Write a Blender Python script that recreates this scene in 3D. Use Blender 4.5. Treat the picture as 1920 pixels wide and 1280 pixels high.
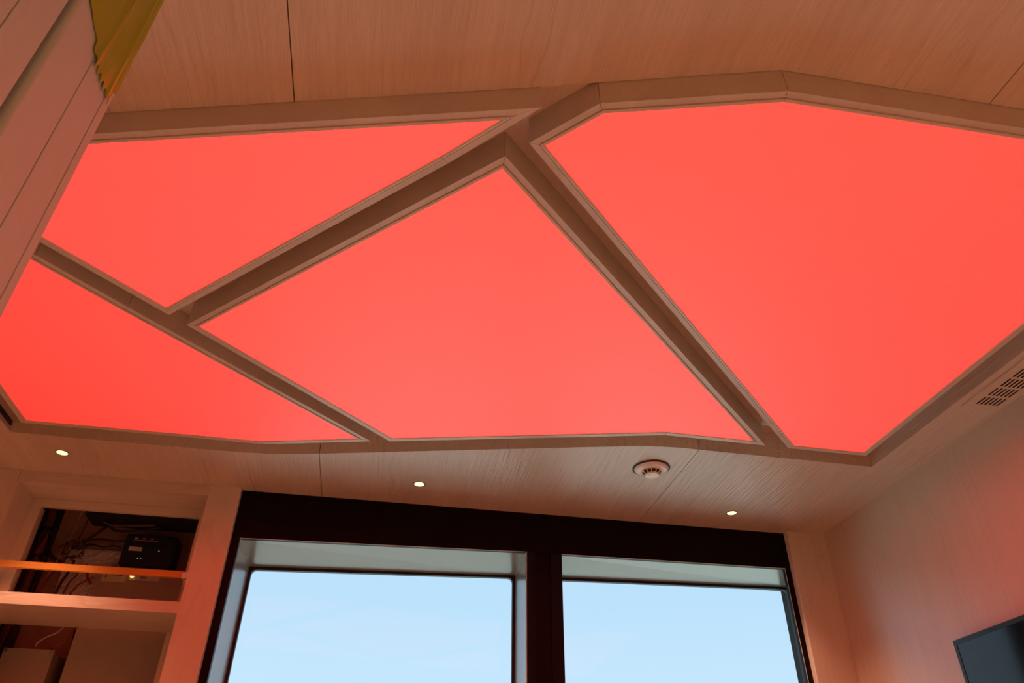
import bpy, bmesh, math, random
from mathutils import Vector, Matrix

# ------------------------------------------------------------------ clear, camera, sky, exposure
for o in list(bpy.data.objects):
    bpy.data.objects.remove(o)
S = bpy.context.scene
COL = S.collection
random.seed(7)
PI = math.pi

cam_data = bpy.data.cameras.new('camera')
cam_data.sensor_width = 36.0
cam_data.lens = 26.257
cam_data.clip_start = 0.02
cam = bpy.data.objects.new('camera', cam_data)
COL.objects.link(cam)
cam.matrix_world = (Matrix.Translation((0, 0, 1.35)) @ Matrix.Rotation(-0.170086, 4, 'Z')
                    @ Matrix.Rotation(PI / 2 + 0.615848, 4, 'X') @ Matrix.Rotation(0.0125531, 4, 'Z'))
S.camera = cam

S.view_settings.view_transform = 'Standard'
S.view_settings.look = 'None'
S.view_settings.exposure = 0.0
S.view_settings.gamma = 1.0
S.view_settings.use_curve_mapping = False

SKY_TOP, SKY_LOW, SEA = (0.53, 0.79, 1.02), (0.70, 0.92, 1.06), (0.50, 0.62, 0.64)
SKY_STRENGTH = 0.99
LAMP_POWER = 128.0          # each recessed downlight
LAMP_COLOUR = (1.0, 0.46, 0.26)
RED = (2.4, 0.027, 0.026)  # deep red light of the membranes
RED_STRENGTH = 1.0

SUN_STRENGTH = 7.2
sun_data = bpy.data.lights.new('sun', 'SUN')  # added to light the unseen ground outside
sun_data.energy = SUN_STRENGTH
sun_data.angle = math.radians(0.6)
sun_data.color = (1.0, 0.99, 0.93)
sun = bpy.data.objects.new('sun', sun_data)
COL.objects.link(sun)
# from the right and a little from behind the building, so it never shines straight in
sun.rotation_euler = Vector((-0.55, 0.16, -0.82)).to_track_quat('-Z', 'Y').to_euler()

w = bpy.data.worlds.new('overcast_sky')
S.world = w
w.use_nodes = True
nt = w.node_tree
nt.nodes.clear()
tc = nt.nodes.new('ShaderNodeTexCoord')
sp = nt.nodes.new('ShaderNodeSeparateXYZ')
rp = nt.nodes.new('ShaderNodeValToRGB')
mr = nt.nodes.new('ShaderNodeMapRange')
mr.inputs['From Min'].default_value = -1
mr.inputs['From Max'].default_value = 1
bg = nt.nodes.new('ShaderNodeBackground')
bg.inputs['Strength'].default_value = SKY_STRENGTH
ow = nt.nodes.new('ShaderNodeOutputWorld')
nt.links.new(tc.outputs['Generated'], sp.inputs[0])
nt.links.new(sp.outputs['Z'], mr.inputs['Value'])
nt.links.new(mr.outputs[0], rp.inputs[0])
nt.links.new(rp.outputs[0], bg.inputs['Color'])
nt.links.new(bg.outputs[0], ow.inputs[0])
e = rp.color_ramp.elements
e[0].position, e[0].color = 0.0, (*SEA, 1)
e[1].position, e[1].color = 1.0, (*SKY_TOP, 1)
for pos, c in ((0.49, SEA), (0.505, SKY_LOW), (0.64, SKY_TOP)):
    k = e.new(pos)
    k.color = (*c, 1)


# ------------------------------------------------------------------ materials
def mat(name, base, rough=0.5, metal=0.0, spec=0.5, emit=None, estr=1.0, var=0.0, bump=0.0, scale=30.0):
    m = bpy.data.materials.new(name)
    m.use_nodes = True
    t = m.node_tree
    b = t.nodes['Principled BSDF']
    b.inputs['Base Color'].default_value = (*base, 1)
    b.inputs['Roughness'].default_value = rough
    b.inputs['Metallic'].default_value = metal
    b.inputs['Specular IOR Level'].default_value = spec
    if emit:
        b.inputs['Emission Color'].default_value = (*emit, 1)
        b.inputs['Emission Strength'].default_value = estr
    if var or bump:
        co = t.nodes.new('ShaderNodeTexCoord')
        n = t.nodes.new('ShaderNodeTexNoise')
        n.inputs['Scale'].default_value = scale
        n.inputs['Detail'].default_value = 4
        t.links.new(co.outputs['Object'], n.inputs['Vector'])
        if var:
            r = t.nodes.new('ShaderNodeMix')
            r.data_type = 'RGBA'
            r.inputs['A'].default_value = (*[c * (1 - var) for c in base], 1)
            r.inputs['B'].default_value = (*[min(1, c * (1 + var)) for c in base], 1)
            t.links.new(n.outputs['Fac'], r.inputs['Factor'])
            t.links.new(r.outputs['Result'], b.inputs['Base Color'])
        if bump:
            bp = t.nodes.new('ShaderNodeBump')
            bp.inputs['Strength'].default_value = bump
            bp.inputs['Distance'].default_value = 0.002
            t.links.new(n.outputs['Fac'], bp.inputs['Height'])
            t.links.new(bp.outputs['Normal'], b.inputs['Normal'])
    return m


def wood(name, axis, light=(0.66, 0.575, 0.485), dark=(0.55, 0.468, 0.385), rough=0.34, relief=0.4, lines=0.75, pore=190.0):
    """limed, brushed oak veneer, grain running along one axis"""
    m = bpy.data.materials.new(name)
    m.use_nodes = True
    t = m.node_tree
    N, L = t.nodes, t.links
    b = N['Principled BSDF']
    co = N.new('ShaderNodeTexCoord')

    def mapped(along, across):
        mp = N.new('ShaderNodeMapping')
        s = [across] * 3
        s['XYZ'.index(axis)] = along
        mp.inputs['Scale'].default_value = s
        L.new(co.outputs['Object'], mp.inputs['Vector'])
        return mp.outputs['Vector']

    def noise(vec, scale, detail, rough_=0.55, dist=0.0):
        n = N.new('ShaderNodeTexNoise')
        n.inputs['Scale'].default_value = scale
        n.inputs['Detail'].default_value = detail
        n.inputs['Roughness'].default_value = rough_
        n.inputs['Distortion'].default_value = dist
        L.new(vec, n.inputs['Vector'])
        return n.outputs['Fac']

    broad = noise(mapped(0.5, 5.0), 1.5, 3, 0.6, 0.4)
    fine = noise(mapped(pore * 0.045, pore), 1.0, 3, 0.6)
    # sparse darker growth lines
    wv = N.new('ShaderNodeTexWave')
    wv.wave_type = 'BANDS'
    wv.bands_direction = {'X': 'Y', 'Y': 'X', 'Z': 'Y'}[axis]
    wv.inputs['Scale'].default_value = 9.0
    wv.inputs['Distortion'].default_value = 9.0
    wv.inputs['Detail'].default_value = 3.0
    wv.inputs['Detail Scale'].default_value = 1.3
    L.new(mapped(0.35, 1.6), wv.inputs['Vector'])
    sharp = N.new('ShaderNodeMapRange')
    sharp.inputs['From Min'].default_value = 0.0
    sharp.inputs['From Max'].default_value = 0.10
    sharp.inputs['To Min'].default_value = 1.0
    sharp.inputs['To Max'].default_value = 0.0
    L.new(wv.outputs['Fac'], sharp.inputs['Value'])
    gate = N.new('ShaderNodeMath')
    gate.operation = 'MULTIPLY'
    L.new(sharp.outputs[0], gate.inputs[0])
    gt = N.new('ShaderNodeMapRange')
    gt.inputs['From Min'].default_value = 0.48
    gt.inputs['From Max'].default_value = 0.62
    L.new(noise(mapped(1.2, 7.0), 1.0, 2), gt.inputs['Value'])
    L.new(gt.outputs[0], gate.inputs[1])

    mixf = N.new('ShaderNodeMath')
    mixf.operation = 'MULTIPLY_ADD'
    L.new(fine, mixf.inputs[0])
    mixf.inputs[1].default_value = 0.45
    half = N.new('ShaderNodeMath')
    half.operation = 'MULTIPLY'
    L.new(broad, half.inputs[0])
    half.inputs[1].default_value = 0.6
    L.new(half.outputs[0], mixf.inputs[2])
    r = N.new('ShaderNodeValToRGB')
    r.color_ramp.elements[0].position, r.color_ramp.elements[0].color = 0.36, (*dark, 1)
    r.color_ramp.elements[1].position, r.color_ramp.elements[1].color = 0.66, (*light, 1)
    L.new(mixf.outputs[0], r.inputs[0])
    mx = N.new('ShaderNodeMix')
    mx.data_type = 'RGBA'
    fm = N.new('ShaderNodeMath')
    fm.operation = 'MULTIPLY'
    fm.inputs[1].default_value = lines * 0.45
    L.new(gate.outputs[0], fm.inputs[0])
    L.new(fm.outputs[0], mx.inputs['Factor'])
    L.new(r.outputs[0], mx.inputs['A'])
    mx.inputs['B'].default_value = (*[c * 0.5 for c in dark], 1)
    L.new(mx.outputs['Result'], b.inputs['Base Color'])
    b.inputs['Roughness'].default_value = rough
    bp = N.new('ShaderNodeBump')
    bp.inputs['Strength'].default_value = relief
    bp.inputs['Distance'].default_value = 0.0025 if axis == 'Y' else 0.0012
    L.new(fine, bp.inputs['Height'])
    L.new(bp.outputs['Normal'], b.inputs['Normal'])
    return m


W_Y = wood('limed_oak_along_room', 'Y', rough=0.28, relief=1.0, lines=0.85, pore=150.0)
W_X = wood('limed_oak_across', 'X')
W_Z = wood('limed_oak_upright', 'Z', light=(0.665, 0.578, 0.495), dark=(0.61, 0.525, 0.44), rough=0.26, relief=0.25, lines=0.3)
W_J = wood('jamb_oak', 'Z', (0.45, 0.55, 0.51), (0.425, 0.515, 0.47), 0.5, 0.1, 0.0)
W_F = wood('frame_oak', 'Y', (0.61, 0.525, 0.44), (0.53, 0.45, 0.37), relief=0.1, lines=0.0)
FLOOR = wood('floor_oak', 'Y', (0.70, 0.56, 0.42), (0.58, 0.45, 0.32), 0.4, 0.2)
PLASTER = mat('painted_wall', (0.62, 0.56, 0.49), 0.7, var=0.04)
DIMWALL = mat('dark_back_wall', (0.14, 0.11, 0.085), 0.6, var=0.05)  # unseen back wall, coloured dark to cut its bounce light
BOUNCE_PAVING = mat('bounce_paving', (0.43, 0.53, 0.47), 0.7, var=0.08, scale=2)
BLACK = mat('black_satin_panel', (0.0045, 0.002, 0.003), 0.45, spec=0.12, var=0.2)
MULL = mat('dark_brown_panel', (0.012, 0.011, 0.016), 0.5, spec=0.08, var=0.2)
GREY = mat('grey_window_lining', (0.27, 0.285, 0.272), 0.22, var=0.05, scale=6)
LINE = mat('bare_metal_edge', (0.75, 0.74, 0.72), 0.35, var=0.04)
RUBBER = mat('window_rubber', (0.012, 0.013, 0.03), 0.5, var=0.2)
VOID = mat('dark_board', (0.02, 0.015, 0.013), 0.8, var=0.3)
BOARD = mat('raw_brown_board', (0.50, 0.32, 0.21), 0.7, var=0.25, scale=14)
WHITE = mat('white_plastic', (0.80, 0.77, 0.72), 0.22, var=0.02)
SLOT = mat('detector_slot', (0.012, 0.011, 0.012), 0.6, var=0.2)
RING = mat('lamp_ring', (0.35, 0.28, 0.20), 0.4, metal=0.4, var=0.05)
TVB = mat('black_bezel', (0.012, 0.014, 0.017), 0.35, var=0.2)
TVS = mat('black_screen', (0.004, 0.004, 0.005), 0.09, var=0.1)
VENT = mat('painted_vent', (0.60, 0.50, 0.40), 0.45, var=0.04)
BAR = mat('orange_varnished_wood', (0.62, 0.27, 0.05), 0.3, var=0.12, scale=20)
CTRL = mat('navy_enclosure', (0.018, 0.022, 0.045), 0.4, var=0.2)
ENCL = mat('grey_brown_steel', (0.42, 0.33, 0.26), 0.5, var=0.06)
ENCL2 = mat('taupe_steel', (0.40, 0.32, 0.26), 0.5, var=0.06)
FOIL = mat('crinkled_white_foil', (0.92, 0.84, 0.80), 0.3, metal=0.1, bump=0.9, scale=22, var=0.06)
PAPER = mat('label_paper', (0.72, 0.60, 0.42), 0.6, var=0.06)
PAPER2 = mat('white_label_paper', (0.74, 0.66, 0.60), 0.6, var=0.05)
INK = mat('ink', (0.06, 0.045, 0.04), 0.7, var=0.2)
REDINK = mat('red_print', (0.75, 0.12, 0.14), 0.6, var=0.2)
SCREW = mat('steel_screw', (0.45, 0.42, 0.40), 0.3, metal=1.0, var=0.1)
CB = mat('black_cable', (0.016, 0.014, 0.014), 0.45, var=0.2)
CR = mat('red_cable', (0.30, 0.03, 0.022), 0.45, var=0.15)
CW = mat('pale_cable', (0.55, 0.47, 0.42), 0.45, var=0.1)
CBR = mat('brown_cable', (0.16, 0.06, 0.035), 0.45, var=0.2)
LED = mat('small_green_lamp', (0.2, 0.25, 0.2), 0.4, emit=(0.5, 0.6, 0.5), estr=0.35, var=0.05)
AMBER_GLINT = mat('amber_glint', (0.8, 0.6, 0.2), 0.4, emit=(1.0, 0.72, 0.22), estr=1.3, var=0.05)  # glow standing in for a downlight's reflection
DISC = mat('lamp_disc', (0.9, 0.85, 0.7), 0.4, emit=(1.0, 0.86, 0.34), estr=2.2, var=0.03)


def glass_mat():
    m = bpy.data.materials.new('window_glass')
    m.use_nodes = True
    t = m.node_tree
    t.nodes.clear()
    out = t.nodes.new('ShaderNodeOutputMaterial')
    tr = t.nodes.new('ShaderNodeBsdfTransparent')
    tr.inputs['Color'].default_value = (0.985, 0.992, 0.99, 1)
    gl = t.nodes.new('ShaderNodeBsdfGlossy')
    gl.inputs['Roughness'].default_value = 0.02
    fr = t.nodes.new('ShaderNodeFresnel')
    fr.inputs['IOR'].default_value = 1.2
    mx = t.nodes.new('ShaderNodeMixShader')
    t.links.new(fr.outputs[0], mx.inputs[0])
    t.links.new(tr.outputs[0], mx.inputs[1])
    t.links.new(gl.outputs[0], mx.inputs[2])
    t.links.new(mx.outputs[0], out.inputs[0])
    return m


def film_mat():
    """thin yellow-green protective film, slightly see-through, glossy and crinkled"""
    m = mat('yellow_protective_film', (0.37, 0.47, 0.025), 0.3, var=0.08, bump=0.5, scale=16)
    t = m.node_tree
    b = t.nodes['Principled BSDF']
    out = t.nodes['Material Output']
    tr = t.nodes.new('ShaderNodeBsdfTransparent')
    tr.inputs['Color'].default_value = (0.62, 0.70, 0.05, 1)
    mx = t.nodes.new('ShaderNodeMixShader')
    mx.inputs[0].default_value = 0.72
    t.links.new(tr.outputs[0], mx.inputs[1])
    t.links.new(b.outputs[0], mx.inputs[2])
    t.links.new(mx.outputs[0], out.inputs[0])
    return m


def red_mat(name, col, strength):
    """back-lit stretched membrane: gives off red light of its own, with a satin skin; faintly uneven light behind it"""
    m = mat(name, (0.50, 0.34, 0.33), 0.5, spec=0.25)
    t = m.node_tree
    b = t.nodes['Principled BSDF']
    co = t.nodes.new('ShaderNodeTexCoord')
    n = t.nodes.new('ShaderNodeTexNoise')
    n.inputs['Scale'].default_value = 2.2
    n.inputs['Detail'].default_value = 1
    t.links.new(co.outputs['Object'], n.inputs['Vector'])
    r = t.nodes.new('ShaderNodeMapRange')
    r.inputs['To Min'].default_value = strength * 0.95
    r.inputs['To Max'].default_value = strength * 1.05
    t.links.new(n.outputs['Fac'], r.inputs['Value'])
    b.inputs['Emission Color'].default_value = (*col, 1)
    t.links.new(r.outputs[0], b.inputs['Emission Strength'])
    return m


GLASS = glass_mat()
FILM = film_mat()

# ------------------------------------------------------------------ builders
ORG = {}


def obj(name, bm, m, parent=None):
    """link a bmesh (world coordinates) as one mesh object under parent"""
    org = ORG.get(parent, Vector((0, 0, 0))) if parent else Vector((0, 0, 0))
    bmesh.ops.recalc_face_normals(bm, faces=bm.faces[:])
    if org.length:
        bmesh.ops.translate(bm, verts=bm.verts[:], vec=-org)
    me = bpy.data.meshes.new(name)
    bm.to_mesh(me)
    bm.free()
    o = bpy.data.objects.new(name, me)
    if m:
        me.materials.append(m)
    COL.objects.link(o)
    if parent:
        o.parent = parent
    ORG[o] = org.copy()
    return o


def thing(name, label, cat, loc=(0, 0, 0), group=None, kind=None):
    o = bpy.data.objects.new(name, None)
    COL.objects.link(o)
    o.empty_display_size = 0.05
    o.location = loc
    ORG[o] = Vector(loc)
    tag(o, label, cat, group, kind)
    return o


def tag(o, label=None, cat=None, group=None, kind=None):
    if label:
        o['label'] = label
    if cat:
        o['category'] = cat
    if group:
        o['group'] = group
    if kind:
        o['kind'] = kind
    return o


def box(x0, x1, y0, y1, z0, z1, bm=None):
    bm = bm or bmesh.new()
    v = [bm.verts.new((x, y, z)) for x in (x0, x1) for y in (y0, y1) for z in (z0, z1)]
    for f in ((0, 1, 3, 2), (4, 6, 7, 5), (0, 4, 5, 1), (2, 3, 7, 6), (0, 2, 6, 4), (1, 5, 7, 3)):
        bm.faces.new([v[i] for i in f])
    return bm


def extrude(poly, vec, bm=None):
    """solid from a flat polygon (3-D points) and a thickness vector"""
    bm = bm or bmesh.new()
    vec = Vector(vec)
    a = [bm.verts.new(p) for p in poly]
    b = [bm.verts.new(Vector(p) + vec) for p in poly]
    n = len(poly)
    bm.faces.new(a)
    bm.faces.new(b[::-1])
    for i in range(n):
        bm.faces.new((a[i], a[(i + 1) % n], b[(i + 1) % n], b[i]))
    return bm


def prism(poly, z0, z1, bm=None):
    return extrude([(x, y, z0) for x, y in poly], (0, 0, z1 - z0), bm)


def offset(poly, d):
    """inset a counter-clockwise plan polygon by d with mitred corners"""
    n = len(poly)
    out = []
    for i in range(n):
        p0, p1, p2 = (Vector(poly[(i + k) % n]) for k in (-1, 0, 1))
        a, b = (p1 - p0).normalized(), (p2 - p1).normalized()
        na, nb = Vector((-a.y, a.x)), Vector((-b.y, b.x))
        m = (na + nb)
        m = m / max(1e-6, m.length)
        out.append(tuple(p1 + m * (d / max(0.12, m.dot(na)))))
    return out


def lathe(prof, cx, cy, n=32, bm=None):
    """profile (r, z) turned about a vertical axis"""
    bm = bm or bmesh.new()
    rings = []
    for r, z in prof:
        if r < 1e-6:
            rings.append([bm.verts.new((cx, cy, z))])
        else:
            rings.append([bm.verts.new((cx + r * math.cos(2 * PI * i / n), cy + r * math.sin(2 * PI * i / n), z)) for i in range(n)])
    for a, b in zip(rings, rings[1:]):
        for i in range(n):
            j = (i + 1) % n
            f = [a[i % len(a)], a[j % len(a)], b[j % len(b)], b[i % len(b)]]
            f = list(dict.fromkeys(f))
            if len(f) > 2:
                bm.faces.new(f)
    return bm


def smooth(pts, k=6):
    P = [Vector(p) for p in pts]
    P = [2 * P[0] - P[1]] + P + [2 * P[-1] - P[-2]]
    out = []
    for i in range(1, len(P) - 2):
        a, b, c, d = P[i - 1:i + 3]
        for s in range(k):
            t = s / k
            out.append(0.5 * ((2 * b) + (c - a) * t + (2 * a - 5 * b + 4 * c - d) * t * t + (3 * b - a - 3 * c + d) * t ** 3))
    out.append(P[-2])
    return out


def tube(pts, r, n=8, bm=None, k=6):
    bm = bm or bmesh.new()
    path = smooth(pts, k)
    rings = []
    up = Vector((0.31, 0.17, 0.93))
    for i, p in enumerate(path):
        d = (path[min(i + 1, len(path) - 1)] - path[max(i - 1, 0)]).normalized()
        s = d.cross(up)
        if s.length < 1e-3:
            s = d.cross(Vector((1, 0, 0)))
        s.normalize()
        u = s.cross(d).normalized()
        up = u
        rings.append([bm.verts.new(p + r * (math.cos(2 * PI * q / n) * s + math.sin(2 * PI * q / n) * u)) for q in range(n)])
    for a, b in zip(rings, rings[1:]):
        for q in range(n):
            bm.faces.new((a[q], a[(q + 1) % n], b[(q + 1) % n], b[q]))
    bm.faces.new(rings[0])
    bm.faces.new(rings[-1][::-1])
    return bm


def struct(name, label, cat, bm, m):
    return tag(obj(name, bm, m), label, cat, kind='structure')


# ------------------------------------------------------------------ the room shell
ZC, ZT = 2.35, 2.43            # ceiling panels: underside, top
XL, XR, YB, YF = -2.40, 1.555, -2.40, 2.363
S0, S1 = -0.22, 0.868          # joints between the ceiling panels
G = 0.00095

floor = struct('floor', 'oak plank floor below the frame', 'floor', box(XL - 0.1, XR + 0.15, YB - 0.1, 3.05, -0.10, -0.012), VOID)
px, k = XL, 0
while px < XR - 0.01:
    x1 = min(px + 0.14, XR)
    for y0, y1 in ((YB, -0.4 + 0.6 * (k % 3)), (-0.4 + 0.6 * (k % 3), 2.36)):
        obj('plank', box(px + 0.001, x1 - 0.001, y0 + 0.001, y1 - 0.001, -0.012, 0.0), FLOOR, floor)
    px = x1
    k += 1

ceiling = struct('ceiling', 'limed oak panelled ceiling with a wide recess around the red light panels', 'ceiling',
                 box(XL - 0.1, XR + 0.15, YB - 0.1, 3.05, ZT + 0.001, 2.52), VOID)
NEAR_L = [(S0 - G, 0.8057), (-1.08, 1.030)]
NEAR_M = [(S1 - G, 0.6060), (0.517, 0.6092), (0.247, 0.6820), (0.165, 0.7052), (S0 + G, 0.8057)]
FAR_L = [(-1.08, 2.100), (-0.842, 2.105), (-0.50, 2.1035), (-0.43, 2.102), (-0.378, 2.098), (-0.30, 2.085), (S0 - G, 2.067)]
FAR_M = [(S0 + G, 2.067), (0.03, 2.003), (0.663, 1.841), (0.709, 1.832), (0.756, 1.826), (0.817, 1.822), (S1 - G, 1.8235)]
obj('ceiling_panel', prism([(XL, YB), (S0 - G, YB)] + NEAR_L + FAR_L + [(S0 - G, 2.386), (XL, 2.386)], ZC, ZT), W_Y, ceiling)
obj('ceiling_panel', prism([(S0 + G, YB), (S1 - G, YB)] + NEAR_M, ZC, ZT), W_Y, ceiling)
obj('ceiling_panel', prism(FAR_M + [(S1 - G, 2.386), (S0 + G, 2.386)], ZC, ZT), W_Y, ceiling)
obj('ceiling_panel', prism([(S1 + G, YB), (XR + 0.02, YB), (XR + 0.02, 2.386), (S1 + G, 2.386), (S1 + G, 1.8235),
                            (1.416, 1.828), (1.416, 0.6012), (S1 + G, 0.6060)], ZC, ZT), W_Y, ceiling)
RAFT = [(-0.93, 1.000), (0.163, 0.712), (0.248, 0.686), (0.517, 0.614), (1.280, 0.608), (1.280, 1.668), (0.991, 1.668), (0.704, 1.664),
        (0.612, 1.686), (-0.017, 1.843), (-0.068, 1.852), (-0.361, 1.928), (-0.970, 1.926), (-0.970, 1.020)]
obj('recess_panel', prism(RAFT, 2.3605, 2.427), W_F, ceiling)
obj('recess_panel', box(-1.10, 1.43, 0.58, 2.12, 2.428, 2.4299), W_F, ceiling)

wall_right = struct('wall_right', 'limed oak veneered wall on the right, behind the screen', 'wall',
                    box(XR, XR + 0.06, YB, 2.40, 0, ZC + 0.02), W_Z)
struct('wall_back', 'plain wall behind the camera', 'wall', box(XL - 0.06, XR + 0.06, YB - 0.06, YB, 0, ZC + 0.02), DIMWALL)
struct('wall_left', 'plain wall at the far left of the room', 'wall', box(XL - 0.06, XL, YB, 2.363, 0, ZC + 0.02), PLASTER)
# outer skin behind the windows and the cupboard
bm = box(-0.475, XR + 0.1, 2.645, 2.70, 2.245, 2.43)
box(-0.475, XR + 0.1, 2.645, 2.70, 0.0, 0.535, bm)
box(0.478, 0.586, 2.645, 2.70, 0.535, 2.245, bm)
box(1.535, XR + 0.1, 2.645, 2.70, 0.535, 2.245, bm)
bm2 = bm
struct('wall_front', 'outer wall around the two windows', 'wall', bm2, VOID)
struct('wall_under_window', 'plain wall below the two windows', 'wall', box(-0.474, 1.555, 2.40, 2.64, 0.0, 0.50), PLASTER)

struct('bounce_ground', 'pale unseen ground added outside the windows to bounce sunlight in', 'ground', box(-40, 40, 2.72, 60, -0.40, -0.30), BOUNCE_PAVING)  # unseen ground added so sunlight bounces up to the ceiling

# column between the right window and the right wall
tag(obj('trim_2', box(1.412, 1.5545, 2.360, 2.3985, 0.0, ZC - 0.0005), W_Z),
    'narrow limed oak upright between the right window and the wall', 'trim', kind='structure')

obj('pale_edge', box(1.4103, 1.4118, 2.3605, 2.404, 0.5, ZC - 0.0005), WHITE, bpy.data.objects['trim_2'])  # white stands in for daylight on the upright's wood edge

# black fascia around the windows
FY0, FY1 = 2.385, 2.405
A0, A1, B0, B1 = (-0.449, 2.193), (0.469, 2.215), (0.587, 2.216), (1.390, 2.223)
ZB = 0.56
trim = thing('trim_1', 'black fascia board framing and dividing the two windows', 'trim', (0.5, FY0, ZB), kind='structure')


def xz(poly, y0, y1, bm=None):
    return extrude([(x, y0, z) for x, z in poly], (0, y1 - y0, 0), bm)


obj('header', xz([(-0.4732, 2.36), (-0.4732, 2.190), A0, A1, B0, B1, (1.4100, 2.2235), (1.4100, 2.36)], FY0, FY1), BLACK, trim)
obj('flange', xz([(-0.4732, 2.190), (-0.4732, 0.50), (-0.451, 0.50), A0], FY0, FY1), BLACK, trim)
obj('flange', xz([B1, (1.402, 0.50), (1.4100, 0.50), (1.4100, 2.2235)], FY0, FY1), BLACK, trim)
for xa, xb in ((0.469, 0.4955), (0.549, 0.587)):
    obj('mullion_side', xz([(xa, 2.215), (xa, 0.50), (xb, 0.50), (xb, 2.215)], FY0, FY1), MULL, trim)
obj('mullion_inset', xz([(0.4955, 2.215), (0.4955, 0.50), (0.549, 0.50), (0.549, 2.215)], FY0 + 0.006, FY1), BLACK, trim)
obj('sill_board', box(-0.451, 1.402, FY0 + 0.0002, FY1, 0.50, ZB), BLACK, trim)
obj('screw_cap', lathe([(0.0, 0), (0.004, 0), (0.004, 0.002), (0.0, 0.0025)], 0, 0, 12), SCREW, trim)
sc = trim.children[-1]
sc.location = Vector((0.235, FY0, 2.338)) - ORG[trim]
sc.rotation_euler = (PI / 2, 0, 0)
for v in sc.data.vertices:
    v.co += ORG[trim]


def window(name, label, fl, fr, bl, br, flb, frb, blb, brb):
    """grey lined opening from the fascia (front) out to the glass (back); fl..br are (x, z) top corners, *b the bottom x"""
    y0, y1 = FY1, 2.62
    t = thing(name, label, 'window', ((fl[0] + fr[0]) / 2, y1, ZB), kind='structure')
    obj('soffit', extrude([(fl[0], y0, fl[1]), (fr[0], y0, fr[1]), (br[0], y1, br[1]), (bl[0], y1, bl[1])], (0, 0, 0.012)), GREY, t)
    obj('side_lining', extrude([(fl[0], y0, fl[1]), (bl[0], y1, bl[1]), (blb, y1, ZB), (flb, y0, ZB)], (-0.012, 0, 0)), GREY, t)
    obj('side_lining', extrude([(fr[0], y0, fr[1]), (br[0], y1, br[1]), (brb, y1, ZB), (frb, y0, ZB)], (0.012, 0, 0)), GREY, t)
    obj('sill', extrude([(flb, y0, ZB), (frb, y0, ZB), (brb, y1, ZB), (blb, y1, ZB)], (0, 0, -0.012)), GREY, t)
    # bright bare edges and mitre lines of the sheet-metal lining
    e_ = 0.0009
    f0 = Vector((fl[0], y0 - 0.019, fl[1] - e_))
    f1 = Vector((fr[0], y0 - 0.019, fr[1] - e_))
    obj('edge_strip', tube([f0, (f0 + f1) / 2, f1], e_, 6, k=1), LINE, t)
    f2 = Vector((frb - e_, y0 - 0.019, ZB))
    f1b = f1 - Vector((e_, 0, 0))
    obj('edge_strip', tube([f1b, (f1b + f2) / 2, f2], e_, 6, k=1), LINE, t)
    for a, b_, sx in ((fl, bl, 1), (fr, br, -1)):
        p = Vector((a[0] + sx * e_, y0 - 0.01, a[1] - e_))
        q = Vector((b_[0] + sx * e_, y1, b_[1] - e_))
        obj('seam_strip', tube([p, (p + q) / 2, q], e_ * 0.8, 6, k=1), LINE, t)
    # rubber gasket with rounded inner corners
    outer = [(bl[0] - 0.01, bl[1] + 0.01), (br[0] + 0.01, br[1] + 0.01), (brb + 0.01, ZB - 0.01), (blb - 0.01, ZB - 0.01)]
    g, R = 0.009, 0.017
    inner = [(bl[0] + g, bl[1] - g, 1, -1), (br[0] - g, br[1] - g, -1, -1), (brb - g, ZB + g, -1, 1), (blb + g, ZB + g, 1, 1)]
    a0s = [PI, PI / 2, 0, -PI / 2]
    bm = bmesh.new()
    ya, yb = y1 - 0.004, y1 + 0.012
    loops = []
    for y in (ya, yb):
        li, lo = [], []
        for c in range(4):
            x, z, sx, sz = inner[c]
            cx, cz = x + sx * R, z + sz * R
            for q in range(7):
                ang = a0s[c] - q / 6 * PI / 2
                li.append(bm.verts.new((cx + R * math.cos(ang), y, cz + R * math.sin(ang))))
                lo.append(bm.verts.new((outer[c][0] + 1e-5 * q * sx, y, outer[c][1] - 1e-5 * q)))
        loops.append((li, lo))
    n = 28
    for i in range(n):
        j = (i + 1) % n
        for (li, lo) in loops:
            bm.faces.new((li[i], li[j], lo[j], lo[i]))
        bm.faces.new((loops[0][0][i], loops[0][0][j], loops[1][0][j], loops[1][0][i]))
    obj('gasket', bm, RUBBER, t)
    obj('pane', xz(outer, y1 + 0.013, y1 + 0.019), GLASS, t)
    return t


window('window_1', 'left window, a tall pane in a grey metal lining', A0, A1, (-0.440, 2.178), (0.471, 2.208), -0.451, 0.469, -0.444, 0.474)
window('window_2', 'right window, a tall pane in a grey metal lining', B0, B1, (0.592, 2.212), (1.524, 2.234), 0.587, 1.402, 0.592, 1.526)

# ------------------------------------------------------------------ the near wall (jamb) at the left edge of the picture
XP = -0.255
near = tag(obj('wall_near', box(XP - 0.12, XP - 0.032, -2.40, 0.4295, 0, ZC - 0.0005), W_J),
           'limed oak door jamb close by at the left edge', 'wall', kind='structure')


def rounded_board(y0, y1, r0=0.0006, r1=0.0006):
    """upright board, its two front edges rounded by r0 and r1"""
    p = [(XP - 0.032, y0)]
    p += [(XP - r0 + r0 * math.sin(a * PI / 12), y0 + r0 - r0 * math.cos(a * PI / 12)) for a in range(7)]
    p += [(XP - r1 + r1 * math.cos(a * PI / 12), y1 - r1 + r1 * math.sin(a * PI / 12)) for a in range(7)]
    p += [(XP - 0.032, y1)]
    return prism(p, 0, ZC - 0.0005)


obj('end_strip', rounded_board(0.4203, 0.4295), W_J, near)
obj('jamb_board', rounded_board(0.3872, 0.4194), W_J, near)
obj('jamb_board', rounded_board(0.3430, 0.3863, 0.0045), W_J, near)
obj('door_board', rounded_board(0.3012, 0.3345, 0.0006, 0.0010), W_J, near)
obj('door_board', rounded_board(-2.39, 0.3003), W_J, near)

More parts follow.
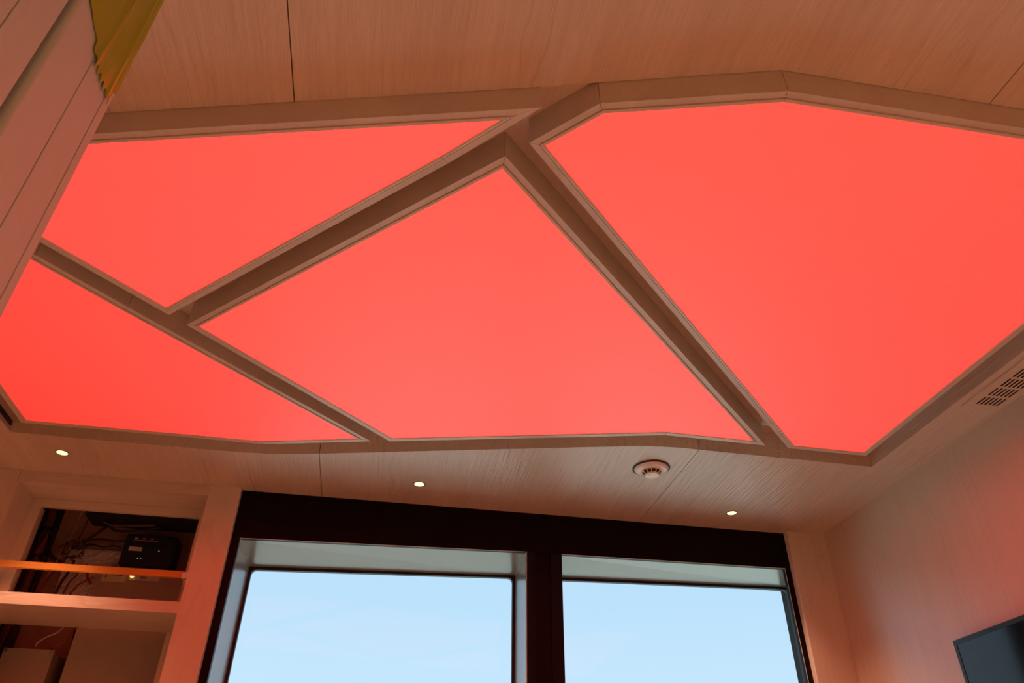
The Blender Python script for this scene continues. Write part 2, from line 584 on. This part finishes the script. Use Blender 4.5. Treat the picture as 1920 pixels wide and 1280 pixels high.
# protective film stuck over the corner of the jamb
bm = bmesh.new()
xs = XP + 0.0008
cols = []
for y in [0.3466 + (0.4293 - 0.3466) * i / 56 for i in range(57)]:
    # lower edge: a ragged slanting tear
    if y < 0.379:
        zb = 1.858 - 0.004 * (y - 0.3466) / 0.032
    elif y < 0.386:
        zb = 1.846
    elif y < 0.424:
        zb = 1.842 + 0.004 * math.sin(y * 900)
    else:
        zb = 1.858
    # the film's slanting left border: it starts higher up the further left it lies
    zl = zb + max(0.0, (0.383 - y) * 0.15)
    cols.append([(y, zl + (2.20 - zl) * (j / 12) ** 1.4) for j in range(13)])
vv = []
for c in cols:
    vv.append([bm.verts.new((xs + 0.0005 * (1 + math.sin(37 * z + 160 * y) * math.cos(90 * z - 70 * y)) + 0.0016 * math.exp(-((y - 0.387 - 0.05 * (z - 1.84)) / 0.003) ** 2) + 0.0014 * math.exp(-((y - 0.418) / 0.0022) ** 2), y, z)) for y, z in c])
for i in range(len(vv) - 1):
    for j in range(12):
        bm.faces.new((vv[i][j], vv[i + 1][j], vv[i + 1][j + 1], vv[i][j + 1]))
film = obj('protective_film', bm, FILM)
sm = film.modifiers.new('thickness', 'SOLIDIFY')
sm.thickness = 0.0003
tag(film, 'torn yellow-green protective film stuck over the jamb at top left', 'film')

# ------------------------------------------------------------------ the four red light panels
ZP = 2.300
PROF = [(0.0, 2.3598), (0.0, ZP), (0.0095, ZP), (0.0099, ZP + 0.0012), (0.0109, ZP + 0.0012), (0.0112, ZP - 0.0016), (0.0140, ZP - 0.0020),
        (0.0150, ZP - 0.0010), (0.0165, ZP - 0.0010), (0.0165, 2.310), (0.0165, 2.3598)]
PROF = [(d * 1.15, z) for d, z in PROF]
PANELS = [
    ('triangular red ceiling light panel with a sharp point towards the far right', (1.0, 0.095, 0.076), 1.0,
     [(-0.893, 0.982), (0.163, 0.7065), (0.034, 0.843), (-0.502, 1.366)]),
    ('red ceiling light panel at the left, above the open wall cupboard', (1.0, 0.050, 0.045), 1.0,
     [(-0.932, 0.999), (-0.717, 1.215), (-0.581, 1.354), (-0.068, 1.860), (-0.361, 1.936), (-0.546, 1.934), (-0.978, 1.934), (-0.978, 1.012)]),
    ('kite-shaped red ceiling light panel in the middle, ringed by the other panels', (1.0, 0.092, 0.068), 0.95,
     [(0.124, 0.810), (0.991, 1.674), (0.704, 1.670), (0.612, 1.693), (-0.017, 1.850), (-0.471, 1.396)]),
    ('largest red ceiling light panel, at the right beside the slotted vent', (1.0, 0.088, 0.066), 0.95,
     [(0.157, 0.777), (0.248, 0.6825), (0.517, 0.610), (1.288, 0.603), (1.290, 1.677), (1.058, 1.676)]),
]


def area2(p):
    return sum(p[i][0] * p[(i + 1) % len(p)][1] - p[(i + 1) % len(p)][0] * p[i][1] for i in range(len(p)))


for label, colr, stg, poly in PANELS:
    if area2(poly) < 0:
        poly = poly[::-1]
    cx = sum(p[0] for p in poly) / len(poly)
    cy = sum(p[1] for p in poly) / len(poly)
    t = thing('light_panel', label, 'ceiling light', (cx, cy, ZP), 'red light panels of the ceiling')
    n = len(poly)
    rings = [offset(poly, d) for d, z in PROF]
    for i in range(n):
        j = (i + 1) % n
        bm = bmesh.new()
        along = (Vector(poly[j]) - Vector(poly[i])).normalized() * 0.0004      # hairline mitre joint
        A = [bm.verts.new((*(Vector(rings[q][i]) + along), PROF[q][1])) for q in range(len(PROF))]
        B = [bm.verts.new((*(Vector(rings[q][j]) - along), PROF[q][1])) for q in range(len(PROF))]
        for q in range(len(PROF)):
            r = (q + 1) % len(PROF)
            bm.faces.new((A[q], B[q], B[r], A[r]))
        bm.faces.new(A)
        bm.faces.new(B[::-1])
        obj('frame_side', bm, W_F, t)
    mem = offset(poly, 0.0191)
    obj('membrane', prism(mem, ZP - 0.0004, ZP + 0.010), red_mat('red_membrane', [c * RED[q] / (1.0, 0.088, 0.066)[q] for q, c in enumerate(colr)],
                                                                  RED_STRENGTH * stg), t)
    obj('back_plate', prism(offset(poly, 0.0195), 2.330, 2.3596), BOARD, t)

# black air slot in the left side of the recess
bm = box(-1.0795, -1.0765, 1.30, 2.085, 2.3615, 2.3755)
tag(obj('air_slot', bm, SLOT), 'thin black air slot along the left side of the ceiling recess', 'vent')

# ------------------------------------------------------------------ downlights
LAMPS = [((-0.973, 2.210), 'small lit downlight in the ceiling above the open wall cupboard'),
         ((0.088, 2.221), 'small lit downlight in the ceiling above the left window'),
         ((1.151, 2.243), 'small lit downlight in the ceiling above the right window'),
         ((-1.62, 1.25), 'downlight in the left part of the ceiling, hidden behind the jamb'),
         ((-1.60, -0.30), 'added, unseen downlight in the ceiling behind the camera, front row left'),  # this and the next five: unseen, added to fill the room with warm light
         ((0.30, -0.70), 'added, unseen downlight in the ceiling behind the camera, front row middle'),
         ((1.10, -0.55), 'added, unseen downlight in the ceiling behind the camera, front row right'),
         ((-1.60, -1.60), 'added, unseen downlight in the ceiling behind the camera, back row left'),
         ((0.30, -1.80), 'added, unseen downlight in the ceiling behind the camera, back row middle'),
         ((1.10, -1.60), 'added, unseen downlight in the ceiling behind the camera, back row right')]
for i, ((x, y), lab) in enumerate(LAMPS):
    t = thing('downlight', lab, 'downlight', (x, y, ZC), 'recessed downlights')
    obj('ring', lathe([(0.0158, ZC - 0.0002), (0.0158, ZC - 0.0016), (0.0188, ZC - 0.0012), (0.0198, ZC - 0.0002)], x, y, 28), RING, t)
    obj('disc', lathe([(0.0, ZC - 0.0010), (0.0157, ZC - 0.0010), (0.0157, ZC - 0.0001), (0.0, ZC - 0.0001)], x, y, 28), DISC, t)
    ld = bpy.data.lights.new('downlight_beam', 'SPOT')
    ld.energy = LAMP_POWER * (1.0 if i > 3 else 0.16 if i < 3 else 0.5)
    ld.color = LAMP_COLOUR
    ld.spot_size = math.radians(95)
    ld.spot_blend = 0.8
    ld.shadow_soft_size = 0.015
    lo = bpy.data.objects.new('beam', ld)
    COL.objects.link(lo)
    lo.parent = t
    lo.location = (0, 0, -0.006)

# ------------------------------------------------------------------ smoke detector
dx, dy = 0.771, 1.966
t = thing('smoke_detector', 'round white smoke detector on the ceiling above the right window', 'smoke detector', (dx, dy, ZC))
obj('gap_shadow_ring', lathe([(0.0, ZC - 0.0003), (0.0565, ZC - 0.0003), (0.0568, ZC - 0.0016), (0.055, ZC - 0.0024), (0.0, ZC - 0.0024)], dx, dy, 40), SLOT, t)  # black ring standing in for the shadowed gap around the base
body = obj('body', lathe([(0.0, ZC - 0.002), (0.0505, ZC - 0.002), (0.0520, ZC - 0.0040), (0.0500, ZC - 0.0072), (0.0440, ZC - 0.0098), (0.0370, ZC - 0.0112),
                          (0.0325, ZC - 0.0120), (0.0310, ZC - 0.0135), (0.0, ZC - 0.0135)], dx, dy, 40), WHITE, t)
obj('chamber', lathe([(0.0, ZC - 0.013), (0.0285, ZC - 0.013), (0.0205, ZC - 0.0225), (0.0, ZC - 0.0225)], dx, dy, 32), SLOT, t)
for i in range(12):
    a = 2 * PI * (i + 0.35) / 12
    c, s_ = math.cos(a), math.sin(a)
    pts = [(0.0312, -0.0013, ZC - 0.0130), (0.0312, 0.0013, ZC - 0.0130), (0.0226, 0.0013, ZC - 0.0226), (0.0226, -0.0013, ZC - 0.0226)]
    bm = extrude([(dx + r * c - q * s_, dy + r * s_ + q * c, z) for r, q, z in pts], (-0.004 * c, -0.004 * s_, 0))
    obj('rib', bm, WHITE, t)
obj('cap', lathe([(0.0, ZC - 0.0215), (0.0228, ZC - 0.0215), (0.0232, ZC - 0.0235), (0.0212, ZC - 0.0262), (0.012, ZC - 0.0272), (0.0, ZC - 0.0275)], dx, dy, 36), WHITE, t)
obj('lamp', lathe([(0.0, ZC - 0.0265), (0.0026, ZC - 0.0265), (0.0022, ZC - 0.0285), (0.0, ZC - 0.0289)], dx - 0.011, dy - 0.008, 10), WHITE, t)
for o in t.children:
    if o.name.split('.')[0] in ('body', 'cap', 'gap_shadow_ring'):
        for p in o.data.polygons:
            p.use_smooth = True
        o.data.set_sharp_from_angle(angle=math.radians(40)) if hasattr(o.data, 'set_sharp_from_angle') else None

# ------------------------------------------------------------------ slotted vent beside the right wall
t = thing('air_vent', 'long slotted air vent in the ceiling strip beside the right wall', 'vent', (1.494, 1.0, ZC))
vx0, vx1, vy0, vy1 = 1.437, 1.537, 0.556, 1.450
ROWS, PITCH, SLEN, NS, SW, SP = 20, 0.0438, 0.0360, 6, 0.0062, 0.01135
sx0 = 1.463
xsn = sorted([vx0, vx1] + [sx0 + i * SP for i in range(NS)] + [sx0 + i * SP + SW for i in range(NS)])
ysn = sorted([vy0, vy1] + [1.432 - i * PITCH for i in range(ROWS)] + [1.432 - i * PITCH - SLEN for i in range(ROWS)])
bm = bmesh.new()
zt, zb = ZC - 0.0040, ZC - 0.0048
gt = [[bm.verts.new((x, y, zt)) for y in ysn] for x in xsn]
gb = [[bm.verts.new((x, y, zb)) for y in ysn] for x in xsn]


def solid(i, j):
    return 0 <= i < len(xsn) - 1 and 0 <= j < len(ysn) - 1 and not (i % 2 == 1 and j % 2 == 1)


for i in range(len(xsn) - 1):
    for j in range(len(ysn) - 1):
        if not solid(i, j):
            continue
        for g_ in (gt, gb):
            bm.faces.new((g_[i][j], g_[i + 1][j], g_[i + 1][j + 1], g_[i][j + 1]))
        for (di, dj, a, b) in ((-1, 0, (i, j), (i, j + 1)), (1, 0, (i + 1, j), (i + 1, j + 1)), (0, -1, (i, j), (i + 1, j)), (0, 1, (i, j + 1), (i + 1, j + 1))):
            if not solid(i + di, j + dj):
                bm.faces.new((gt[a[0]][a[1]], gt[b[0]][b[1]], gb[b[0]][b[1]], gb[a[0]][a[1]]))
obj('slotted_plate', bm, VENT, t)
for a in ((vx0, vx0 + 0.002, vy0, vy1), (vx1 - 0.002, vx1, vy0, vy1), (vx0 + 0.002, vx1 - 0.002, vy0, vy0 + 0.002), (vx0 + 0.002, vx1 - 0.002, vy1 - 0.002, vy1)):
    obj('rim', box(*a, ZC - 0.0040, ZC - 0.0002), VENT, t)
obj('slot_shade', box(vx0 + 0.012, vx1 - 0.006, vy0 + 0.01, vy1 - 0.01, ZC - 0.0002, ZC - 0.0001), SLOT, t)  # black sheet standing in for the unlit depth behind the slots

# ------------------------------------------------------------------ wall screen
t = thing('wall_screen', 'flat black screen hung on the right wall, its corner in view', 'screen', (1.5545, 1.20, 1.55))
ty0, ty1, tz0, tz1 = 0.72, 1.861, 1.22, 1.864
obj('housing', box(1.533, 1.5545, ty0, ty1, tz0, tz1), TVB, t)
bz = 0.011
for a in ((ty0, ty1, tz1 - bz, tz1), (ty0, ty1, tz0, tz0 + bz), (ty0, ty0 + bz, tz0 + bz, tz1 - bz), (ty1 - bz, ty1, tz0 + bz, tz1 - bz)):
    obj('bezel', box(1.530, 1.533, *a), TVB, t)
obj('screen', box(1.5312, 1.533, ty0 + bz, ty1 - bz, tz0 + bz, tz1 - bz), TVS, t)

# ------------------------------------------------------------------ open wall cupboard (left of the windows)
BX0, BX1 = -1.127, -0.570
t = thing('wall_cupboard', 'built-in limed oak cupboard, open and unfinished, left of the windows', 'cupboard', (-0.85, YF, 0))
obj('face_panel', box(XL, -1.1362, YF, YF + 0.022, 0, ZC - 0.0005), W_Z, t)
obj('top_rail', box(-1.1350, -0.5705, YF, 2.489, 2.3138, ZC - 0.0005), W_X, t)
obj('stile', box(-0.5695, -0.4748, YF - 0.003, 2.3845, 0, ZC - 0.0005), W_Z, t)
obj('pale_edge', box(-0.4746, -0.4734, YF - 0.0028, 2.4040, 0.50, ZC - 0.0005), WHITE, t)
obj('side_panel', box(-1.150, BX0, YF + 0.0005, 2.60, 0, 2.3135), W_Z, t)
obj('side_panel', box(-0.5690, -0.550, 2.385, 2.60, 0, ZC - 0.0005), W_Z, t)
obj('back_frame', box(BX0, -0.5692, 2.490, 2.506, 2.287, 2.3135), W_X, t)
obj('back_frame', box(BX0, -1.0945, 2.490, 2.506, 1.9825, 2.287), W_Z, t)
obj('back_frame', box(-0.609, -0.5692, 2.490, 2.506, 1.9825, 2.287), W_Z, t)
obj('back_frame', box(-0.6400, -0.5692, 2.585, 2.600, 0.0, 1.9485), W_Z, t)
obj('shelf', box(BX0 + 0.0003, -0.5695, YF + 0.0005, 2.600, 1.949, 1.982), W_X, t)
obj('shelf', box(BX0 + 0.0003, -0.5695, YF + 0.0005, 2.600, 1.50, 1.533), W_X, t)
bar = obj('cross_bar', box(BX0 + 0.0003, -0.589, 2.414, 2.426, 2.0665, 2.0855), BAR, t)
obj('bracket', box(-0.597, -0.5695, 2.411, 2.429, 2.065, 2.083), WHITE, bar)
obj('back_board', box(-1.34, -0.478, 2.895, 2.91, 0, 2.42), BOARD, t)
obj('cavity_side', box(-1.36, -1.34, 2.60, 2.91, 0, 2.42), BOARD, t)
obj('cavity_side', box(-0.492, -0.478, 2.41, 2.91, 0, 2.42), BOARD, t)
obj('cavity_lid', box(-1.36, -0.478, 2.49, 2.91, 2.42, 2.4295), BOARD, t)
obj('cavity_front', box(-1.36, -1.1505, 2.58, 2.60, 0, 2.42), BOARD, t)

# --- equipment inside the cupboard
u = thing('control_box', 'dark navy control box with a small label, upper opening of the cupboard', 'control box', (-0.83, 2.85, 2.21))
bm = box(-0.916, -0.741, 2.80, 2.894, 2.212, 2.327)
bmesh.ops.bevel(bm, geom=bm.edges[:], offset=0.004, segments=2, affect='EDGES')
obj('housing', bm, CTRL, u)
obj('label', box(-0.895, -0.850, 2.7988, 2.7999, 2.2645, 2.279), PAPER2, u)
for i in range(6):
    obj('printed_mark', box(-0.885 + i * 0.0135, -0.876 + i * 0.0135, 2.7990, 2.7999, 2.3095, 2.3125), INK if i % 2 else PAPER2, u)
obj('red_stripe', box(-0.887, -0.806, 2.7990, 2.7999, 2.3020, 2.3055), REDINK, u)
for x, z in ((-0.792, 2.269), (-0.856, 2.239), (-0.846, 2.239)):
    obj('indicator', box(x - 0.0017, x + 0.0017, 2.7982, 2.7999, z - 0.0017, z + 0.0017), LED, u)

u = thing('labelled_enclosure', 'brown steel enclosure with two paper labels, behind the cross bar', 'enclosure', (-0.82, 2.84, 1.99))
obj('housing', box(-0.972, -0.660, 2.80, 2.894, 1.985, 2.205), ENCL, u)
for (x0, x1, z0, z1, m_) in ((-0.952, -0.874, 2.152, 2.182, PAPER), (-0.864, -0.764, 2.162, 2.187, PAPER2)):
    l_ = obj('label', box(x0, x1, 2.7985, 2.7999, z0, z1), m_, u)
    if m_ is PAPER:
        obj('symbol', extrude([(x0 + 0.010, 2.7978, z1 - 0.006), (x0 + 0.015, 2.7978, z1 - 0.006), (x0 + 0.012, 2.7978, z1 - 0.013), (x0 + 0.016, 2.7978, z1 - 0.013),
                               (x0 + 0.010, 2.7978, z1 - 0.023), (x0 + 0.012, 2.7978, z1 - 0.015), (x0 + 0.009, 2.7978, z1 - 0.015)], (0, 0.0006, 0)), INK, l_)
        obj('text_line', box(x0 + 0.028, x1 - 0.012, 2.7979, 2.7984, z1 - 0.008, z1 - 0.006), INK, l_)
    else:
        for q in range(3):
            obj('text_line', box(x0 + 0.036, x0 + 0.062 - 0.004 * q, 2.7979, 2.7984, z1 - 0.009 - 0.005 * q, z1 - 0.007 - 0.005 * q), INK, l_)
obj('label_glint', lathe([(0, 0), (0.0075, 0), (0.0075, 0.004), (0.004, 0.007), (0, 0.008)], 0, 0, 14), AMBER_GLINT, u)  # glowing dot in place of a lamp's reflection in the shiny label
lm = u.children[-1]
for v in lm.data.vertices:
    v.co += ORG[u]
lm.rotation_euler = (PI / 2, 0, 0)
lm.location = Vector((-0.856, 2.7984, 2.177)) - ORG[u]

u = thing('large_enclosure', 'large plain taupe steel enclosure below the shelf', 'enclosure', (-0.80, 2.75, 1.55))
obj('housing', box(-0.940, -0.640, 2.712, 2.894, 1.55, 1.975), ENCL, u)
obj('door', box(-0.943, -0.637, 2.70, 2.711, 1.547, 1.978), ENCL2, u)

u = thing('junction_box', 'small taupe junction box with corner screws, below the shelf at far left', 'junction box', (-1.06, 2.75, 1.70))
obj('housing', box(-1.130, -0.990, 2.712, 2.894, 1.702, 1.898), ENCL, u)
cv = obj('cover', box(-1.134, -0.986, 2.70, 2.711, 1.698, 1.902), ENCL2, u)
for x in (-1.126, -0.996):
    for z in (1.706, 1.894):
        s_ = obj('screw', box(x - 0.003, x + 0.003, 2.698, 2.6995, z - 0.003, z + 0.003), SCREW, u)

# crinkled foil on the back board
bm = bmesh.new()
gr = []
for i in range(25):
    row = []
    for j in range(25):
        x, z = -1.118 + 0.205 * i / 24, 2.085 + 0.20 * j / 24
        row.append(bm.verts.new((x, 2.880 + random.uniform(-0.003, 0.003), z)))
    gr.append(row)
for i in range(24):
    for j in range(24):
        bm.faces.new((gr[i][j], gr[i + 1][j], gr[i + 1][j + 1], gr[i][j + 1]))
f_ = obj('insulation_sheet', bm, FOIL)
f_.modifiers.new('thickness', 'SOLIDIFY').thickness = 0.001
tag(f_, 'crinkled pale foil sheet on the back of the cupboard beside the control box', 'sheet')

# dark conduits and a beam at the top
for i, (x, r, m_, lab) in enumerate(((-1.215, 0.013, CB, 'thick black conduit at the left inside of the cupboard, outermost'),
                                     (-1.186, 0.010, CBR, 'brown conduit standing between two black ones, left in the cupboard'),
                                     (-1.160, 0.011, CB, 'thick black conduit at the left inside of the cupboard, nearest the foil'))):
    cdt = thing('conduit', lab, 'pipe', (x, 2.80, 1.9), 'conduits in the cupboard')
    obj('pipe', tube([(x - 0.004, 2.80, 1.55), (x, 2.80, 2.0), (x + 0.003, 2.80, 2.2), (x, 2.80, 2.418)], r, 10), m_, cdt)
    for z in (2.215, 2.315):
        obj('clip', tube([(x - 0.002, 2.80, z), (x, 2.80, z + 0.006), (x, 2.80, z + 0.012)], r + 0.003, 10, k=1), CB, cdt)
tag(obj('cable_tray', box(-1.055, -0.56, 2.74, 2.85, 2.362, 2.405), VOID), 'dark cable tray across the top of the cupboard', 'tray')

CABLES = [
    ('pale thin cable hanging straight down left of the cable tangle', CW, 0.0022, [(-1.085, 2.79, 2.41), (-1.09, 2.79, 2.33), (-1.10, 2.785, 2.24), (-1.125, 2.79, 2.14), (-1.14, 2.79, 2.0)]),
    ('brown thin cable hanging beside the pale one', CBR, 0.0022, [(-1.068, 2.80, 2.41), (-1.062, 2.80, 2.36), (-1.072, 2.80, 2.29), (-1.10, 2.80, 2.20), (-1.16, 2.81, 2.06)]),
    ('black cable dropping from the tray towards the tangle', CB, 0.0045, [(-0.97, 2.78, 2.352), (-0.99, 2.77, 2.325), (-1.03, 2.77, 2.28), (-1.07, 2.78, 2.25)]),
    ('long black cable looping under the tray to the control box', CB, 0.0045, [(-0.985, 2.77, 2.352), (-0.95, 2.765, 2.322), (-0.88, 2.765, 2.325), (-0.80, 2.77, 2.345)]),
    ('brown cable looping just below the tray', CBR, 0.004, [(-0.99, 2.76, 2.346), (-0.96, 2.755, 2.335), (-0.90, 2.76, 2.340), (-0.82, 2.77, 2.352)]),
    ('uppermost black cable running level into the control box', CB, 0.004, [(-0.917, 2.80, 2.296), (-0.95, 2.79, 2.292), (-1.00, 2.79, 2.294), (-1.04, 2.79, 2.282), (-1.07, 2.80, 2.262)]),
    ('wavy brown cable running level into the control box', CBR, 0.0035, [(-0.917, 2.80, 2.282), (-0.94, 2.79, 2.281), (-0.97, 2.785, 2.278), (-1.01, 2.79, 2.281), (-1.055, 2.79, 2.262)]),
    ('lower black cable running level into the control box', CB, 0.003, [(-0.917, 2.80, 2.270), (-0.94, 2.79, 2.274), (-0.98, 2.79, 2.268), (-1.02, 2.79, 2.272), (-1.06, 2.79, 2.25)]),
    ('red cable forking down beside the labelled enclosure', CR, 0.0042, [(-1.01, 2.785, 2.20), (-0.998, 2.782, 2.175), (-0.992, 2.782, 2.155), (-0.975, 2.785, 2.135)]),
    ('short red branch crossing the red cable', CR, 0.003, [(-0.974, 2.786, 2.16), (-0.995, 2.782, 2.145), (-1.02, 2.785, 2.12), (-1.04, 2.79, 2.08)]),
    ('black cable hanging in front of the foil, left of the red fork', CB, 0.0045, [(-1.055, 2.79, 2.215), (-1.062, 2.79, 2.17), (-1.075, 2.79, 2.12), (-1.085, 2.79, 2.0)]),
    ('thin brown cable kinked in front of the foil', CBR, 0.0028, [(-1.035, 2.79, 2.20), (-1.03, 2.788, 2.165), (-1.045, 2.788, 2.14), (-1.055, 2.79, 2.09), (-1.06, 2.79, 2.0)]),
    ('thick black cable bending behind the cross bar at left', CB, 0.008, [(-1.16, 2.78, 2.30), (-1.148, 2.78, 2.27), (-1.145, 2.78, 2.24), (-1.125, 2.785, 2.215), (-1.10, 2.80, 2.205)]),
    ('red cable clipped between the left conduits', CR, 0.006, [(-1.165, 2.782, 2.30), (-1.172, 2.78, 2.26), (-1.182, 2.78, 2.225)]),
    ('dark red cable dropping beside the conduits below the cross bar', CR, 0.0035, [(-1.105, 2.79, 2.20), (-1.12, 2.79, 2.15), (-1.135, 2.79, 2.08), (-1.15, 2.79, 1.98)]),
    ('pale wire slanting above the junction box', CW, 0.0022, [(-0.985, 2.72, 1.985), (-1.0, 2.705, 1.955), (-1.03, 2.70, 1.935), (-1.05, 2.71, 1.915), (-1.048, 2.73, 1.903)]),
    ('reddish wire curving between the junction box and the large enclosure', CR, 0.0025, [(-0.955, 2.74, 1.99), (-0.962, 2.72, 1.955), (-0.98, 2.71, 1.925), (-1.005, 2.71, 1.908)]),
    ('black cable running down the lower opening at far left', CB, 0.009, [(-1.13, 2.74, 2.0), (-1.14, 2.73, 1.95), (-1.15, 2.73, 1.88), (-1.17, 2.74, 1.75)]),
    ('dark cable lying between the junction box and the large enclosure', CB, 0.011, [(-0.975, 2.80, 1.99), (-0.965, 2.79, 1.93), (-0.966, 2.79, 1.80), (-0.966, 2.80, 1.65)]),
]
for lab, m_, r, pts in CABLES:
    tag(obj('cable', tube(pts, r, 8), m_), lab, 'cable', 'loose cables in the cupboard')

# the tangled bundle: coil of many thin wire ends
c0 = thing('cable_tangle', 'tangled coil of thin dark wires hanging in the middle of the upper opening', 'cable bundle', (-1.05, 2.78, 2.19))
bm = bmesh.new()
for i in range(5):
    ph = random.uniform(0, 6)
    pts = [(-1.062 + 0.034 * math.cos(a + ph) * random.uniform(0.8, 1.1), 2.775 + random.uniform(-0.01, 0.01), 2.243 + 0.026 * math.sin(a + ph) * random.uniform(0.8, 1.1))
           for a in [q * 0.8 for q in range(9)]]
    tube(pts, 0.0024, 6, bm, 4)
obj('coil', bm, CBR, c0)
for m_, nn in ((CB, 26), (CW, 9), (CBR, 16)):
    bm = bmesh.new()
    for i in range(nn):
        a = random.uniform(0, 2 * PI)
        x, z = -1.062 + 0.03 * math.cos(a), 2.243 + 0.024 * math.sin(a)
        l_ = random.uniform(0.008, 0.022)
        b_ = a + random.uniform(-0.8, 0.8)
        tube([(x, 2.772, z), (x + 0.5 * l_ * math.cos(b_), 2.762, z + 0.5 * l_ * math.sin(b_)), (x + l_ * math.cos(b_ + 0.4), 2.765, z + l_ * math.sin(b_ + 0.4))],
             0.0012, 5, bm, 3)
    tag(obj('wire_ends', bm, m_, c0), kind='stuff')
